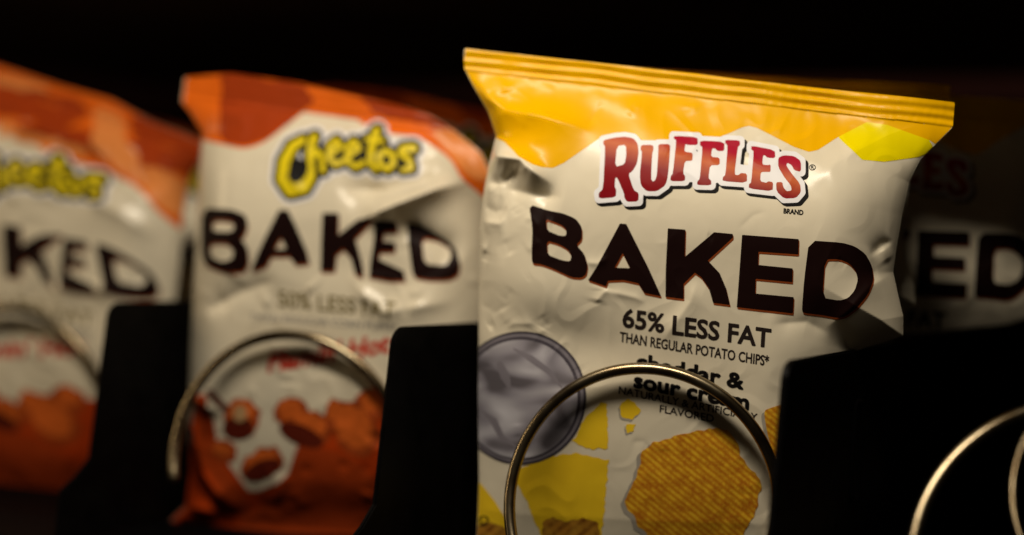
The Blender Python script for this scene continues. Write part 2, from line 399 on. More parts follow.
        nrm = np.stack([-hu, -np.ones(len(hu)), -hv], 1)
        if sign < 0: nrm = -nrm; faces = [f[::-1] for f in faces]
        nrm /= np.linalg.norm(nrm, axis=1)[:, None]
        P = np.stack([uv[:, 0], -(h + off), uv[:, 1] + s.half[1]], 1)
        Qp = s.q0(uv) if flat else s.q(uv)
        if warp is not None: Qp = warp[0](Qp)
        return P, faces, nrm, Qp
    def part(s, name, layers, parent, warp=None):
        """layers: (shape, material, cell in mm, height off the film in mm)"""
        V = []; F = []; NN = []; Q = []; FM = []; mats = []; n = 0
        for shape, mk, cell, off in layers:
            flat = name in ('front_panel', 'back_panel', 'top_seal')
            r = s.patch(shape, cell * 1e-3, off * 1e-3, flat, -1.0 if name == 'back_panel' else 1.0, None if flat else warp)
            if r is None: continue
            P, f, nr, q = r
            if mk not in mats: mats.append(mk)
            V.append(P); NN.append(nr); Q.append(q); F += [tuple(x + n for x in ff) for ff in f]; FM += [mats.index(mk)] * len(f); n += len(P)
        if not V: return None
        return link_mesh(name, np.concatenate(V), F, [M[k] for k in mats], FM, parent, np.concatenate(NN), np.concatenate(Q) / 1.0)
    def root(s, name):
        o = s.O - s.V * s.half[1]; mw = Matrix.Identity(4)
        for i in range(3): mw[i][0] = s.U[i]; mw[i][1] = -s.N[i]; mw[i][2] = s.V[i]; mw[i][3] = o[i]
        return empty(name, mw)

# ================================================================== SETTING: machine cabinet, shelf
def box(name, x0, x1, y0, y1, z0, z1, mt, parent=None, bev=0.0008):
    import bmesh
    bm = bmesh.new(); bmesh.ops.create_cube(bm, size=1)
    for v in bm.verts: v.co = ((x0 + x1) / 2 + v.co.x * (x1 - x0), (y0 + y1) / 2 + v.co.y * (y1 - y0), (z0 + z1) / 2 + v.co.z * (z1 - z0))
    bmesh.ops.bevel(bm, geom=bm.edges[:], offset=bev, segments=2, affect='EDGES')
    me = bpy.data.meshes.new(name); bm.to_mesh(me); bm.free(); me.materials.append(mt)
    o = bpy.data.objects.new(name, me); C.objects.link(o)
    if parent: o.parent = parent
    return o
tag(box('shelf', -0.75, 0.75, -0.045, 0.55, -0.006, -0.0005, M['tray']), kind='structure')
tag(box('upper_shade_shelf', -0.75, 0.75, 0.001, 0.55, 0.262, 0.268, M['under']), kind='structure')  # added above the bags; front edge placed to shade the rear ones
tag(box('back_wall', -1.5, 1.5, 0.62, 0.64, -0.6, 1.2, M['wall']), kind='structure')

# ================================================================== dividers
def divider(x, label):
    t = 0.0011; y0 = -0.0155; H = 0.1007; yb = 0.50
    prof = []
    rr = 0.0075
    for k in range(9):
        a = math.pi - k * math.pi / 2 / 8; prof.append((y0 + rr + rr * math.cos(a), H - rr + rr * math.sin(a)))
    prof += [(yb, H), (yb, 0.0), (-0.040, 0.0), (-0.038, 0.022), (-0.030, 0.027), (-0.0225, 0.034)]
    import bmesh
    bm = bmesh.new(); f = bm.faces.new([bm.verts.new((0, p[0], p[1])) for p in prof])
    ex = bmesh.ops.extrude_face_region(bm, geom=[f])
    for g in ex['geom']:
        if isinstance(g, bmesh.types.BMVert): g.co.x += 2 * t
    for v in bm.verts: v.co.x -= t
    bmesh.ops.recalc_face_normals(bm, faces=bm.faces)
    sharp = [e for e in bm.edges if len(e.link_faces) == 2 and abs(e.verts[0].co.x - e.verts[1].co.x) < 1e-6]
    bmesh.ops.bevel(bm, geom=sharp, offset=0.0006, segments=2, affect='EDGES', clamp_overlap=True)
    me = bpy.data.meshes.new('shelf_divider'); bm.to_mesh(me); bm.free(); me.materials.append(M['plastic'])
    o = bpy.data.objects.new('shelf_divider', me); C.objects.link(o); o.location.x = x
    tag(o, label, 'divider', 'black dividers between the columns of bags')
    return o
d1 = divider(0.0675, 'black divider plate at the lower right of the yellow topped bag')
divider(-0.0878, 'black divider plate between the sharp yellow topped bag and the middle orange topped bag')
divider(-0.2375, 'black divider plate between the leftmost orange topped bag and the middle one')
# moulded slot on the divider's right face
def slot(parent):
    pts = []; y, z, a, b2, r = 0.069, 0.062, 0.006, 0.020, 0.004
    def rr(a, b2, r, x):
        p = []
        for cx, cz, s0 in ((a - r, b2 - r, 0), (-a + r, b2 - r, 90), (-a + r, -b2 + r, 180), (a - r, -b2 + r, 270)):
            for k in range(7): t = R(s0 + 15 * k); p.append((x, y + cx + r * math.cos(t), z + cz + r * math.sin(t)))
        return p
    rings = [rr(a, b2, r, 0.0011), rr(a - 0.0006, b2 - 0.0006, r - 0.0005, 0.0020), rr(a - 0.0018, b2 - 0.0018, r - 0.0015, 0.0020), rr(a - 0.0022, b2 - 0.0022, r - 0.0018, 0.0012)]
    V = sum(rings, []); n = 28; F = []
    for k in range(3):
        for i in range(n): F.append((k * n + i, k * n + (i + 1) % n, (k + 1) * n + (i + 1) % n, (k + 1) * n + i))
    F.append(tuple(3 * n + i for i in range(n)))
    link_mesh('moulded_slot', V, F, [M['plastic']], parent=parent)
slot(d1)

# ================================================================== spiral wire coils
def coil(x, t0, label, r=0.045, p=0.081, turns=4.6, wr=0.0022):
    n = int(turns * 96); V = []; F = []; k = 14
    T = np.linspace(t0, t0 + turns * 2 * math.pi, n)
    P = np.stack([-r * np.cos(T), p * T / (2 * np.pi), r + wr * 0.3 + r * np.sin(T)], 1)
    D = np.gradient(P, axis=0); D /= np.linalg.norm(D, axis=1)[:, None]
    rads = np.full(n, wr); st = [(0, 0.0), ]
    for i in range(n):
        o = np.array([-math.cos(T[i]), 0, math.sin(T[i])]); b2 = np.cross(D[i], o); b2 /= np.linalg.norm(b2); o = np.cross(b2, D[i])
        for j in range(k):
            a = 2 * math.pi * j / k; V.append(P[i] + wr * (math.cos(a) * o + math.sin(a) * b2))
        if i:
            for j in range(k): F.append(((i - 1) * k + j, (i - 1) * k + (j + 1) % k, i * k + (j + 1) % k, i * k + j))
    # rounded tips
    for end, sgn in ((0, -1), (n - 1, 1)):
        prev = [end * k + j for j in range(k)]; c = P[end]; d = D[end] * sgn
        ring0 = [np.array(V[q]) - c for q in prev]
        for s_ in (0.5, 0.85):
            base = len(V)
            for q in ring0: V.append(c + q * math.sqrt(1 - s_ * s_) + d * wr * s_)
            cur = list(range(base, base + k))
            for j in range(k): F.append((prev[j], prev[(j + 1) % k], cur[(j + 1) % k], cur[j]) if sgn > 0 else (prev[(j + 1) % k], prev[j], cur[j], cur[(j + 1) % k]))
            prev = cur
        V.append(c + d * wr); tip = len(V) - 1
        for j in range(k): F.append((prev[j], prev[(j + 1) % k], tip) if sgn > 0 else (prev[(j + 1) % k], prev[j], tip))
    o = link_mesh('spiral_coil', V, F, [M['wire']]); o.location = (x, 0, 0)
    tag(o, label, 'wire coil', 'metal vending coils in front of the bags')
    return o
coil(0.0039, -0.95, 'metal spiral coil arching over the lower front of the yellow topped bag')
coil(-0.1633, -0.42, 'metal coil in front of the middle orange topped bag, its wire tip showing')
coil(0.1536, -1.05, 'blurred golden metal coil at the lower right corner, before the bare black divider', p=0.168, turns=2.9)
coil(-0.3385, -0.50, 'blurred metal coil in front of the leftmost orange topped bag')

# ================================================================== artwork: yellow topped potato chip bag
zA = (590, 125, 5.945); zB = (700, 125, 5.945); z3 = (520, 195, 4.648); z4 = (640, 215, 4.648); z5 = (760, 215, 4.648)
OUT_R = poly([(463, 48), (560, 59), (700, 74), (738, 79), (850, 91), (955, 102), (953, 127), (938, 142), (920, 160), (909, 182), (902, 215), (896, 250), (893, 272),
              (898, 295), (903, 316), (903, 336), (852, 352), (838, 400), (836, 560), (838, 600), (830, 612), (480, 606), (466, 596), (476, 560), (479, 480), (478, 400), (479, 300), (480, 230), (484, 190), (490, 160), (496, 136), (488, 112), (472, 84), (464, 68)])
SEAL_R = ((463, 70), (953, 127))
seal_half_r = Shape(lambda Q: ((Q - np.array(SEAL_R[0])) @ (np.array([-57.0, 490]) / 493.3)), (0, 0), (2000, 2000))
below_r = Shape(lambda Q: -seal_half_r.fn(Q), (0, 0), (2000, 2000))
HEAD_R = poly([(440, 20), (1000, 60), (960, 160), (929, 140), (887, 127), (867, 123), (838, 137), (818, 150), (809, 152), (794, 147), (776, 137.6), (757, 128), (749, 125.8), (742, 127.5), (730, 133), (717, 138),
               (690, 152), (650, 152), (620, 140), (600, 138), (564, 163), (553, 168), (543, 167.5), (535, 165), (521, 157), (505, 142), (500, 140), (494, 137), (484, 150), (440, 150)])
LEMON = poly([(838, 137), (867, 122), (887, 125), (929, 140), (935, 150), (919, 157), (884, 162), (862, 160)])
RUF = [([(82, 90), (150, 75), (210, 70), (260, 80), (285, 110), (292, 160), (282, 230), (255, 275), (230, 292), (262, 388), (292, 405), (290, 455), (222, 458), (205, 430), (205, 410), (165, 315), (152, 312), (148, 368), (158, 385), (155, 430), (55, 438), (52, 405), (80, 380), (92, 130), (80, 115)],
        [(162, 125), (215, 118), (218, 180), (208, 235), (150, 250)], zA),
       ([(305, 120), (378, 120), (380, 150), (372, 170), (365, 320), (375, 338), (390, 330), (400, 300), (408, 160), (408, 115), (478, 115), (478, 160), (465, 310), (450, 360), (400, 395), (340, 395), (305, 360), (298, 300), (312, 160), (303, 150)], None, zA),
       ([(500, 65), (640, 72), (642, 120), (580, 120), (568, 112), (562, 160), (600, 165), (612, 170), (610, 215), (565, 215), (555, 290), (568, 305), (565, 335), (480, 335), (482, 305), (495, 290), (515, 90), (500, 85)], None, zA),
       ([(1, 92), (145, 100), (145, 155), (105, 155), (90, 140), (72, 140), (66, 190), (118, 195), (118, 240), (60, 240), (52, 320), (68, 330), (68, 360), (-16, 358), (-14, 335), (1, 320), (16, 130), (1, 125)], None, zB),
       ([(150, 88), (238, 92), (238, 120), (225, 130), (205, 295), (228, 300), (245, 285), (280, 290), (280, 345), (135, 335), (137, 310), (152, 300), (165, 120), (150, 110)], None, zB),
       ([(305, 122), (445, 150), (448, 198), (400, 195), (385, 180), (375, 182), (370, 235), (400, 240), (420, 235), (420, 280), (395, 280), (362, 280), (358, 335), (395, 345), (405, 335), (435, 340), (432, 395), (290, 378), (292, 350), (305, 345), (320, 155), (305, 148)], None, zB),
       ([(465, 195), (500, 180), (560, 185), (600, 215), (600, 280), (560, 270), (545, 240), (520, 225), (512, 240), (545, 290), (595, 350), (600, 400), (570, 435), (500, 438), (455, 395), (452, 340), (490, 340), (495, 370), (515, 395), (545, 390), (540, 360), (500, 310), (465, 250)], None, zB)]
letters = [poly(*([a] + ([h] if h else [])), z=z, rnd=1) for a, h, z in RUF]
solid = [poly(a, z=z) for a, h, z in RUF]
def union(L):
    r = L[0]
    for x in L[1:]: r = r | x
    return r
LOGO = union(letters); LOGO_W = union([x.grow(4.6) for x in solid]) | poly([(608, 150), (790, 170), (790, 185), (612, 180)])
LOGO_K = LOGO_W.shift(1.5, 2.6) | LOGO_W.shift(3.0, 3.2)
BAK = [poly([(38, 42), (130, 72), (200, 85), (260, 110), (288, 150), (288, 205), (262, 232), (300, 275), (316, 330), (308, 370), (285, 385), (240, 382), (150, 340), (100, 322), (60, 318), (55, 290), (58, 150)],
            [(120, 112), (150, 122), (195, 140), (215, 160), (215, 190), (185, 190), (125, 165)], [(125, 212), (180, 228), (220, 250), (240, 280), (235, 308), (200, 305), (128, 278)], z=z3, rnd=1),
       poly([(465, 132), (495, 135), (600, 345), (656, 471), (578, 455), (550, 410), (480, 395), (410, 398), (400, 425), (318, 395), (360, 330)], [(478, 270), (512, 340), (440, 338)], z=z3, rnd=0),
       poly([(130, 62), (212, 68), (208, 195), (345, 80), (432, 88), (432, 105), (315, 212), (370, 270), (400, 340), (418, 418), (340, 408), (320, 340), (285, 290), (255, 268), (203, 320), (203, 390), (118, 380), (120, 250)], z=z4),
       poly([(-83, 92), (180, 112), (178, 183), (-7, 170), (-9, 232), (152, 248), (150, 312), (-20, 296), (-22, 365), (157, 382), (153, 458), (-108, 428)], z=z5),
       poly([(228, 118), (380, 128), (440, 145), (490, 180), (520, 235), (528, 300), (500, 370), (450, 430), (400, 468), (360, 478), (290, 465), (200, 455), (195, 440), (205, 300)],
            [(302, 205), (370, 205), (415, 225), (445, 260), (455, 300), (440, 350), (410, 385), (370, 398), (290, 385)], z=z5, rnd=1)]
BAKED = union(BAK); BAKED_E = BAKED.shift(0.8, 2.2) | BAKED.shift(0.5, 1.2)
UPR = (0.06, -1.0)
T65 = text('65% LESS FAT', (622.6, 326.7), (769.8, 347.4), 19.0, UPR, 0.8)
TTH = text('THAN REGULAR POTATO CHIPS*', (619.2, 341.8), (768.5, 366), 10.4, UPR, 0.28)
TCH = text('cheddar &', (636.5, 368), (742.4, 389), 15.3, UPR, 1.0)
TSC = text('sour cream', (634, 387), (748, 409.5), 15.3, UPR, 1.0)
TNA = text('NATURALLY & ARTIFICIALLY', (618.5, 393.5), (757, 421), 7.6, UPR, 0.18)
TFL = text('FLAVORED', (659.8, 411.9), (713.5, 422.2), 7.6, UPR, 0.18)
TBR = text('BRAND', (783.6, 213.2), (803.0, 215.0), 5.0, UPR, 0.25)
REG = (ell(812.3, 167.5, 3.4, 3.0) - ell(812.3, 167.5, 2.6, 2.2)) | text('R', (810.9, 168.9), (813.8, 169.2), 3.2, UPR, 0.1)
KSY = (ell(484, 521, 5.6, 5.6) - ell(484, 521, 4.6, 4.6)) | stroke([(481.5, 517.5), (481.5, 522.5), (484, 524.5), (486.5, 522.5), (486.5, 517.5)], 0.6)
zc = (470, 320, 2.489); zd = (610, 300, 4.118); ze = (600, 395, 3.823)
CHIP = rough(poly([(165, 215), (182, 196), (200, 185), (245, 165), (300, 155), (365, 138), (430, 128), (475, 130), (500, 145), (515, 165), (525, 190), (540, 235), (560, 260), (590, 300), (620, 330), (608, 380), (600, 430), (585, 470), (560, 510), (520, 580), (470, 680), (330, 690), (235, 590), (190, 545), (150, 500), (98, 410), (112, 370), (130, 340), (150, 270)], z=ze, rnd=2), 2.2, 9)
CHIP2 = poly([(625, 60), (655, 48), (700, 35), (900, 40), (860, 300), (720, 280), (660, 220), (640, 150)], z=ze, rnd=2)
CR1 = rough(poly([(35, 445), (52, 418), (80, 408), (100, 425), (125, 450), (112, 475), (90, 492), (66, 490), (45, 475)], z=zd, rnd=0), 1.6, 7)
CR2 = rough(poly([(65, 512), (85, 505), (105, 513), (101, 540), (76, 545), (62, 532)], z=zd, rnd=0), 1.6, 7)
CH1 = rough(poly([(255, 300), (290, 240), (325, 203), (341, 212), (345, 318), (300, 322)], z=zc, rnd=0), 1.6, 7)
CH2 = rough(poly([(100, 380), (190, 340), (262, 330), (347, 346), (338, 450), (325, 560), (190, 570), (150, 470), (125, 420)], z=zc, rnd=0), 1.6, 7)
CH3 = poly([(-5, 380), (28, 408), (62, 450), (118, 540), (130, 600), (-10, 600)], z=zc)
RIND = rough(poly([(178, 505), (205, 490), (240, 500), (280, 492), (322, 506), (325, 600), (190, 600)], z=zc, rnd=0), 1.6, 7)
BOT = poly([(5, 520), (40, 500), (90, 515), (120, 560), (110, 640), (0, 640)], z=zc, rnd=1)
SWIRL = union([stroke([(75, 112), (88, 140), (100, 172)], (9, 12, 3), zc), stroke([(108, 72), (150, 96), (195, 128), (228, 168)], (2, 8, 7, 2), zc), stroke([(34, 228), (60, 252), (80, 292), (120, 318)], (3, 9, 7, 2), zc)])
BOWL = ell(520.5, 398, 65.5, 66.5)
def print_chips(b, p, q=1.0, parts='all'):
    c = q
    b.part('yellow_header', [(HEAD_R & below_r, 'yellow', 0.5 * c, 0.06), (LEMON, 'lemon', 0.5 * c, 0.10)], p)
    b.part('brand_logo', [(LOGO_K, 'black', 0.3 * c, 0.14), (LOGO_W, 'white', 0.3 * c, 0.17), (LOGO, 'logo', 0.22 * c, 0.21), (REG | TBR, 'black', 0.13 * c, 0.12)], p)
    b.part('title_lettering', [(BAKED_E, 'edge', 0.3 * c, 0.10), (BAKED, 'brown', 0.3 * c, 0.14)], p)
    b.part('claim_lettering', [(T65 | TTH, 'text', 0.14 * c, 0.10)], p)
    b.part('flavour_lettering', [(TCH | TSC, 'black', 0.2 * c, 0.10), (TNA | TFL, 'text', 0.13 * c, 0.10)], p)
    b.part('round_symbol', [(KSY, 'black', 0.15 * c, 0.2)], p)
    b.part('dip_bowl_picture', [(BOWL, 'bowl', 0.4 * c, 0.17), (ell(520.5, 398, 63, 64), 'bowl_light', 0.4 * c, 0.2), (ell(520, 398.5, 60.5, 61.5), 'bowl', 0.4 * c, 0.23), (ell(519.5, 399, 58, 59), 'dip', 0.4 * c, 0.26), (SWIRL, 'bowl_light', 0.4 * c, 0.29)], p)
    b.part('cheese_picture', [(CH1 | CH2 | CH3, 'cheese', 0.4 * c, 0.10), (RIND | BOT, 'rind', 0.4 * c, 0.13), (CR1.shift(-1.5, 2) | CR2.shift(-1.5, 2), 'softgrey', 0.3 * c, 0.10), (CR1 | CR2, 'cheese', 0.3 * c, 0.13)], p)
    b.part('chip_picture', [(CHIP.shift(-4, 3) | CHIP2.shift(-3, 3), 'softgrey', 0.4 * c, 0.10), (CHIP | CHIP2, 'chip', 0.4 * c, 0.13)], p)

CRE_R = [crease([(463, 66), (487, 98), (508, 112), (545, 119), (575, 127), (600, 138)], 26, 2.2, 10),
         crease([(498, 70), (502, 84), (512, 94)], 6, 0.7), crease([(512, 76), (530, 78)], 4, 0.25),
         crease([(480, 150), (505, 158), (528, 162), (562, 190)], 16, 3.8, 7), crease([(482, 186), (505, 186), (520, 172), (532, 164)], 12, -2.0, 8),
         crease([(484, 187), (512, 188)], 8, 1.0, 3), crease([(505, 188), (540, 196), (572, 200)], 12, -2.2, 14),
         crease([(481, 222), (505, 224), (514, 218)], 7, 0.9, 3), crease([(480, 246), (490, 250)], 5, 0.6, 3), crease([(482, 205), (500, 213), (515, 209)], 7, -0.7),
         crease([(894, 274), (868, 286), (848, 308), (822, 330)], 9, 1.2, 30), crease([(868, 256), (880, 244), (893, 240)], 6, -0.9, 4), crease([(880, 246), (890, 262)], 5, 0.7),
         crease([(590, 262), (604, 263), (616, 257)], 3, 0.35), crease([(600, 302), (612, 289), (606, 283)], 4, 0.5), crease([(612, 289), (640, 296), (652, 302)], 3, 0.35),
         crease([(702, 275), (694, 300), (664, 342)], 7, 0.7, 12), crease([(770, 322), (806, 320), (830, 333)], 8, -0.6),
         crease([(478, 508), (560, 512), (660, 516), (780, 520)], 6, 0.12, 9, False), crease([(737, 84), (739, 96), (728, 103)], 4, 0.7),
         crease([(700, 100), (760, 104), (830, 108), (828, 122)], 8, 0.45), crease([(880, 130), (858, 150), (840, 158), (812, 192)], 14, 0.5, 22),
         bump(575, 340, 55, 22, 15, -1.6), bump(540, 290, 40, 22, 20, 0.8), bump(850, 190, 40, 30, 0, 0.9), bump(700, 190, 70, 40, 8, 0.8), bump(820, 310, 40, 18, 10, -0.8),
         bump(640, 100, 80, 10, 7, 0.5), bump(645, 122, 30, 12, 40, 0.5), bump(660, 480, 80, 40, 0, 0.8)]
bagR = Bag((690, 320), 0.545, R(19), R(6.5), R(0), OUT_R, SEAL_R, ((470, 598), (862, 610)), 0.0185, 80, 150, 420, [(lambda Q, c=c: 1.9 * c(Q)) for c in CRE_R] + crinkles(26, (480, 130), (900, 520), 5, 0.2) + crinkles(22, (480, 150), (560, 330), 6, 0.4) + crinkles(14, (480, 80), (900, 125), 9, 0.3), 0.42, 3, (0.102, 0.135))
def build(b, name, label, cat, group, out, seal_half, below, sealmat, art, cell=0.5):
    p = b.root(name); tag(p, label, cat, group)
    b.part('front_panel', [(out & below, 'cream', cell, 0.0)], p)
    b.part('back_panel', [(out, 'cream', max(cell * 2, 1.2), 0.0)], p)
    b.part('top_seal', [(out & seal_half, sealmat, cell, 0.0)], p)
    art(b, p); return p
rootR = build(bagR, 'snack_bag', 'sharp yellow topped potato chip bag with red lettering, nearest the camera', 'snack bag', 'bags of snacks on the coils', OUT_R, seal_half_r, below_r, 'yellow', print_chips)

# the two bags waiting behind it on the same coil
def place_copy(src, bag, pos, yaw, roll, label):
    c = copy_tree(src); V0 = np.array([0, 0, 1.0])
    U0 = np.array([math.cos(yaw), math.sin(yaw), 0]); N0 = np.array([math.sin(yaw), -math.cos(yaw), 0])
    U = U0 * math.cos(roll) - V0 * math.sin(roll); V = U0 * math.sin(roll) + V0 * math.cos(roll)
    o = np.array(pos) - V * bag.half[1]; mw = Matrix.Identity(4)
    for i in range(3): mw[i][0] = U[i]; mw[i][1] = -N0[i]; mw[i][2] = V[i]; mw[i][3] = o[i]
    c.matrix_world = mw; c['label'] = label
    return c
zR = float(bagR.O[2])
place_copy(rootR, bagR, (0.003, 0.085, zR + 0.0060), R(20), R(3.2), 'yellow topped bag of which one orange seal corner peeks out behind the front bag')
# the third one slumps over the divider: its lower part is squeezed to the left of the plate
OUT_3 = OUT_R & poly([(400, 20), (1000, 20), (1000, 250), (900, 330), (840, 345), (715, 352), (695, 400), (690, 640), (400, 640)])
bag3 = Bag((690, 320), 0.545, R(19), R(6.5), R(0), OUT_3, SEAL_R, ((470, 598), (862, 610)), 0.010, 70, 150, 120, CRE_R[:6], 0.7, 31, (0.102, 0.135))
def print_back(b, p):
    b.part('yellow_header', [(HEAD_R & below_r, 'yellow', 1.0, 0.12)], p)
    b.part('brand_logo', [(LOGO_K, 'black', 0.6, 0.2), (LOGO_W, 'white', 0.6, 0.25), (LOGO, 'logo', 0.5, 0.3)], p)
    b.part('title_lettering', [(BAKED_E, 'edge', 0.6, 0.15), (BAKED, 'brown', 0.6, 0.2)], p)
    b.part('claim_lettering', [(T65, 'black', 0.3, 0.15)], p)
root3 = build(bag3, 'snack_bag', 'dark shadowed chip bag at the right edge behind the yellow topped bag', 'snack bag', 'bags of snacks on the coils', OUT_3, seal_half_r, below_r, 'yellow', print_back, 1.0)
def pose(o, pos, yaw, roll, half):
    V0 = np.array([0, 0, 1.0]); U0 = np.array([math.cos(yaw), math.sin(yaw), 0]); N0 = np.array([math.sin(yaw), -math.cos(yaw), 0])
    U = U0 * math.cos(roll) - V0 * math.sin(roll); V = U0 * math.sin(roll) + V0 * math.cos(roll); p = np.array(pos) - V * half; mw = Matrix.Identity(4)
    for i in range(3): mw[i][0] = U[i]; mw[i][1] = -N0[i]; mw[i][2] = V[i]; mw[i][3] = p[i]
    o.matrix_world = mw
pose(root3, (0.050, 0.146, zR + 0.005), R(19), R(4.0), bag3.half[1])

# ================================================================== artwork: orange topped corn snack bag
zs = (160, 50, 2.141); zk = (190, 195, 3.45); zl = (265, 115, 5.347); zp = (160, 325, 2.546)
OUT_C = poly([(171, 90), (177, 78), (232, 74), (300, 83), (345, 94), (400, 106), (428, 115), (456, 132), (480, 152), (492, 176), (490, 205), (488, 260), (486, 330), (484, 420), (488, 500), (496, 530), (420, 538), (300, 534), (190, 530), (170, 521), (186, 506), (190, 470), (189, 400), (191, 330), (196, 250), (199, 170), (203, 134), (190, 112)])
SEAL_C = ((171, 93), (500, 140))
_sn = np.array([-(47.0), 329.0]); _sn /= np.linalg.norm(_sn)
seal_half_c = Shape(lambda Q: ((Q - np.array(SEAL_C[0])) @ _sn), (0, 0), (2000, 2000)); below_c = Shape(lambda Q: -seal_half_c.fn(Q), (0, 0), (2000, 2000))
HEAD_C = poly([(140, 40), (520, 60), (520, 240), (486, 200), (464, 180), (450, 158), (421, 137), (400, 135), (384, 133), (365, 125), (349, 113), (342, 101), (328, 98), (314, 103), (295, 120), (272, 139), (258, 146), (244, 149), (221, 144), (190, 137), (140, 137)], rnd=1)
PATCH_C = rough(poly([(222, 60), (232, 74), (300, 84), (318, 100), (300, 114), (272, 137), (244, 147.5), (222, 143), (220, 112)], rnd=1), 3, 20) | rough(poly([(352, 88), (420, 98), (505, 110), (505, 134), (450, 130), (410, 122), (372, 112)], rnd=1), 3, 12)
PEACH_C = poly([(430, 130), (470, 128), (500, 150), (500, 185), (470, 178), (448, 152)], rnd=1)
BC = [poly([(45, 45), (150, 50), (200, 70), (210, 105), (198, 140), (185, 150), (210, 180), (212, 230), (195, 262), (160, 268), (110, 262), (60, 240), (45, 200)], [(85, 85), (150, 88), (165, 105), (155, 128), (85, 125)], [(75, 165), (140, 165), (162, 190), (155, 222), (120, 230), (80, 215)], z=zk, rnd=1),
      poly([(315, 52), (345, 52), (372, 110), (405, 190), (415, 235), (370, 240), (350, 210), (290, 210), (270, 245), (218, 262), (255, 180)], [(322, 145), (340, 185), (298, 188)], z=zk),
      poly([(460, 62), (515, 62), (512, 140), (580, 85), (645, 75), (570, 150), (585, 200), (600, 260), (598, 285), (570, 270), (555, 215), (530, 185), (505, 205), (500, 262), (452, 262), (455, 160)], z=zk),
      poly([(645, 88), (715, 92), (715, 128), (672, 126), (665, 160), (708, 165), (705, 195), (655, 195), (650, 222), (735, 262), (740, 295), (690, 295), (620, 282), (622, 240), (635, 160)], z=zk),
      poly([(740, 92), (790, 105), (850, 140), (910, 185), (932, 235), (925, 275), (890, 292), (820, 292), (768, 282), (755, 200)], [(790, 145), (840, 155), (880, 180), (895, 215), (880, 245), (805, 238)], z=zk, rnd=1)]
BAKED_C = union(BC)
CHE = union([stroke([(215, 135), (160, 170), (115, 250), (105, 340), (150, 405), (215, 390), (255, 335), (262, 270)], (20, 26, 30, 32, 32, 30, 24, 14), z=zl),
             stroke([(275, 118), (252, 200), (255, 260)], (20, 18, 16), z=zl), stroke([(262, 235), (290, 195), (318, 220), (322, 300)], 15, z=zl),
             stroke([(360, 215), (420, 170), (395, 135), (360, 165), (358, 235), (390, 268), (435, 245)], 14, z=zl),
             stroke([(455, 225), (515, 180), (490, 142), (455, 175), (455, 250), (490, 280), (535, 255)], 14, z=zl),
             stroke([(605, 85), (580, 180), (572, 260), (600, 295)], (20, 18, 16, 12), z=zl), stroke([(555, 130), (640, 140)], 13, z=zl),
             stroke([(655, 192), (690, 215), (695, 260), (660, 292), (620, 265), (620, 215)], 15, z=zl, closed=True),
             stroke([(800, 178), (745, 180), (730, 205), (780, 245), (785, 285), (735, 295)], (24, 20, 15, 15, 15, 12), z=zl)])
CHE_K = CHE.grow(4.6) | stroke([(180, 280), (190, 340)], 50, z=zl) | stroke([(400, 200), (740, 250)], 55, z=zl); CHE_W = CHE_K.grow(3.0)
T50 = text('50% LESS FAT', (279, 306), (397, 318), 16.5, (0.02, -1), 0.4); TTR = text('THAN REGULAR CORN PUFFS*', (250, 320), (398, 331), 7.5, (0.02, -1), 0.1)
TFH = text("Flamin' Hot", (268, 372), (388, 352), 20, (0.0, -1), 1.0, 0, 5.0)
ORG = poly([(95, 180), (122, 172), (138, 240), (150, 320), (200, 385), (230, 430), (322, 395), (352, 300), (400, 270), (440, 240), (560, 190), (830, 200), (830, 540), (-10, 545), (-10, 505), (60, 440)], z=zp, rnd=1)
ORG2 = poly([(352, 300), (480, 330), (560, 400), (700, 420), (830, 430), (830, 540), (160, 545), (260, 460), (322, 400)], z=zp, rnd=1)
PUF = rough(union([ell(208, 235, 46, 50, 0, zp), ell(262, 352, 58, 38, -0.4, zp), ell(335, 222, 44, 38, 0.3, zp), ell(385, 262, 55, 42, 0.4, zp), ell(450, 225, 34, 36, 0, zp), ell(498, 265, 55, 75, -0.5, zp), ell(540, 200, 40, 40, 0, zp), ell(165, 320, 34, 26, 0.7, zp)]), 3.0, 8)
PUF2 = union([ell(200, 262, 40, 30, 0, zp), ell(262, 368, 50, 24, -0.4, zp), ell(360, 280, 60, 25, 0.4, zp), stroke([(130, 170), (170, 215)], 8, zp)])
RIB_C = stroke([(110, 200), (130, 330), (210, 470)], (12, 18, 22), zp)
def print_puffs(warp=None, q=1.0):
    def art(b, p):
        c = q
        b.part('orange_header', [(HEAD_C, 'orange', 0.8 * c, 0.10), (PATCH_C, 'rust', 0.8 * c, 0.17), (PEACH_C, 'peach', 0.8 * c, 0.17)], p, warp)
        b.part('brand_logo', [(CHE_W, 'white', 0.5 * c, 0.24), (CHE_K, 'black', 0.5 * c, 0.30), (CHE, 'cheetyellow', 0.4 * c, 0.36)], p, warp)
        b.part('title_lettering', [(BAKED_C.shift(0.8, 2.4), 'edge', 0.5 * c, 0.17), (BAKED_C, 'brown', 0.5 * c, 0.24)], p, warp)
        b.part('claim_lettering', [(T50, 'olive', 0.3 * c, 0.17), (TTR, 'grey', 0.25 * c, 0.17)], p, warp)
        b.part('flavour_lettering', [(TFH, 'redink', 0.4 * c, 0.17)], p, warp)
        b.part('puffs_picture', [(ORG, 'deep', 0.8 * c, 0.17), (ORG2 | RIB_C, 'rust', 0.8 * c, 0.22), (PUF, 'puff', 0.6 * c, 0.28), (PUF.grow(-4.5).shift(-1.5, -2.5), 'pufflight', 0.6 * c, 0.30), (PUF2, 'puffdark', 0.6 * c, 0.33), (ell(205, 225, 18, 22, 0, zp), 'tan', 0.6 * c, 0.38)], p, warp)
    return art
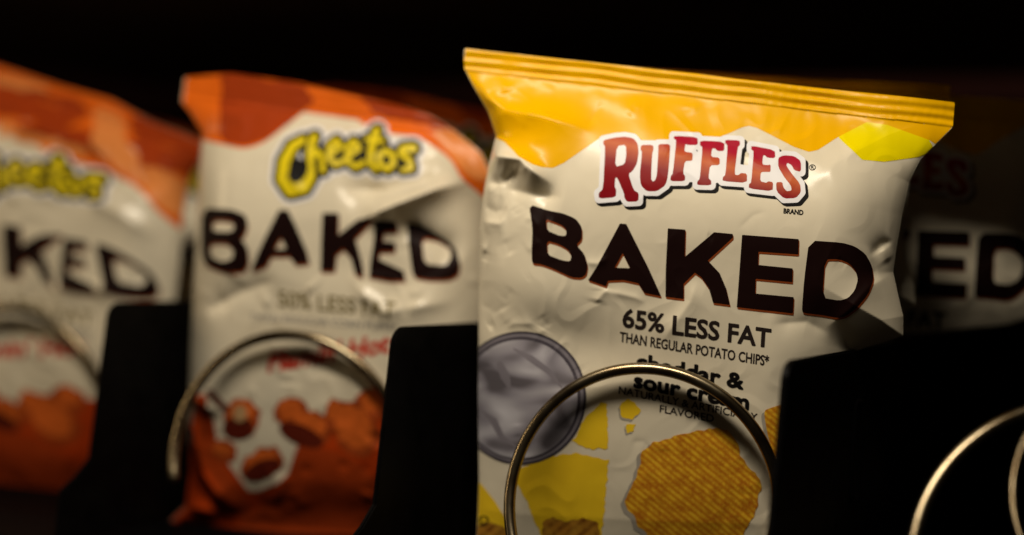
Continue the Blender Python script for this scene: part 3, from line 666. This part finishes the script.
CRE_C = [crease([(205, 112), (260, 112), (330, 100)], 10, 1.0, 8), crease([(480, 178), (440, 196), (395, 216), (372, 222)], 22, 5.0, 9), crease([(346, 190), (395, 192), (470, 172)], 10, -3.2, 14),
         crease([(405, 220), (440, 236), (470, 262)], 10, -2.6, 12), crease([(372, 250), (368, 280), (400, 310), (470, 300)], 14, 1.6, 12), crease([(215, 312), (260, 290), (300, 278)], 12, -1.2, 10),
         crease([(345, 100), (358, 125), (400, 132), (450, 150)], 8, 1.4, 8), crease([(190, 386), (205, 394), (240, 410)], 8, 1.5), crease([(200, 400), (215, 470), (250, 520)], 10, 2.0), bump(330, 150, 40, 30, 0, 1.2), bump(260, 250, 50, 40, 0, 1.2),
         crease([(176, 520), (200, 505), (230, 512)], 8, 1.6)]
bagC = Bag((338, 305), 0.631, R(15), R(5.0), R(0), OUT_C, SEAL_C, ((170, 524), (496, 534)), 0.0185, 60, 110, 190, [(lambda Q, c=c: 2.5 * c(Q)) for c in CRE_C] + crinkles(30, (195, 120), (480, 520), 15, 0.9), 0.9, 11, (0.085, 0.118))
rootC = build(bagC, 'snack_bag', 'out of focus orange topped bag in the middle, its yellow and black logo fully visible', 'snack bag', 'bags of snacks on the coils', OUT_C, seal_half_c, below_c, 'orange', print_puffs(), 0.8)

# leftmost bag, leaning over and more crumpled: same print on its own film
OUT_L = poly([(-112, 20), (-40, 52), (0, 66), (60, 86), (110, 100), (150, 121), (200, 141), (206, 152), (190, 178), (184, 210), (180, 260), (172, 330), (166, 400), (160, 455), (166, 492), (60, 500), (-60, 490), (-150, 480), (-160, 400), (-150, 200), (-130, 80)])
SEAL_L = ((-112, 44), (204, 160)); _sl = np.array([-116.0, 316.0]); _sl /= np.linalg.norm(_sl)
seal_half_l = Shape(lambda Q: ((Q - np.array(SEAL_L[0])) @ _sl), (-500, 0), (2000, 2000)); below_l = Shape(lambda Q: -seal_half_l.fn(Q), (-500, 0), (2000, 2000))
# print layout of the left bag against the middle one: three matched points
_src = np.array([(98, 180, 1), (9, 223, 1), (9, 279, 1), (58, 240, 1), (103, 293, 1), (110, 251, 1), (161, 298, 1), (65, 358, 1), (55, 395, 1)], float)
_dst = np.array([(420.6, 157), (321, 213), (321, 274), (372, 220), (403, 279), (407, 223), (459, 279), (392, 352), (350, 408)], float)
_A = np.linalg.lstsq(_src, _dst, rcond=None)[0]; _Ai = np.linalg.lstsq(np.c_[_dst, np.ones(len(_dst))], _src[:, :2], rcond=None)[0]
def _wf(Q): return np.c_[Q, np.ones(len(Q))] @ _A
def _wb(lo, hi):
    c = np.array([(lo[0], lo[1], 1), (hi[0], lo[1], 1), (lo[0], hi[1], 1), (hi[0], hi[1], 1)]) @ _Ai; return c.min(0) - 15, c.max(0) + 15
CRE_L = [crease([(-20, 88), (40, 112), (110, 130), (175, 150)], 9, 2.2, 7), crease([(0, 128), (60, 132), (120, 150), (150, 172)], 10, 2.4, 8), crease([(20, 95), (70, 125), (60, 160)], 9, -1.8), crease([(100, 110), (112, 150), (150, 190)], 10, 1.8, 8),
         crease([(100, 195), (140, 215), (170, 240)], 10, 1.5), crease([(60, 290), (110, 285), (160, 300)], 10, 1.5), crease([(150, 130), (140, 160), (160, 200)], 8, -1.6), bump(40, 220, 50, 40, 0, 1.2)]
bagL = Bag((20, 290), 0.722, R(13), R(14), R(0), OUT_L, SEAL_L, ((-150, 488), (166, 496)), 0.0150, 50, 90, 150, [(lambda Q, c=c: 2.4 * c(Q)) for c in CRE_L] + crinkles(30, (-60, 90), (190, 300), 16, 1.0), 1.2, 23, (0.10, 0.128))
rootL = build(bagL, 'snack_bag', 'crumpled orange topped bag cut off by the left edge of the photo', 'snack bag', 'bags of snacks on the coils', OUT_L, seal_half_l, below_l, 'orange', print_puffs((_wf, _wb), 1.3), 1.0)
bagL.part('header_shapes_and_highlights', [(rough(poly([(-60, 55), (20, 80), (78, 100), (92, 118), (60, 128), (15, 118), (-60, 100)], rnd=1) | poly([(128, 108), (215, 145), (205, 168), (170, 158), (136, 146)], rnd=1) | poly([(20, 122), (60, 132), (70, 148), (45, 142)]), 4, 16), 'rust', 1.0, 0.20),
                            (rough(poly([(92, 104), (122, 116), (130, 148), (146, 176), (120, 165), (100, 150)], rnd=1) | poly([(0, 118), (40, 134), (95, 150), (90, 158), (40, 146), (0, 134)], rnd=1) | poly([(-30, 68), (40, 84), (50, 92), (-30, 82)]), 4, 16), 'peach', 1.0, 0.24)], rootL)  # peach patches: bright fold highlights painted into the header colour

zC = float(bagC.O[2])
place_copy(rootC, bagC, (-0.160, 0.126, zC + 0.005), R(13), R(4), 'dim orange topped bag seen only above and behind the right shoulder of the middle bag')
place_copy(rootC, bagC, (-0.325, 0.130, zC - 0.010), R(10), R(7), 'dark orange topped bag in the gap between the leftmost and middle bags')
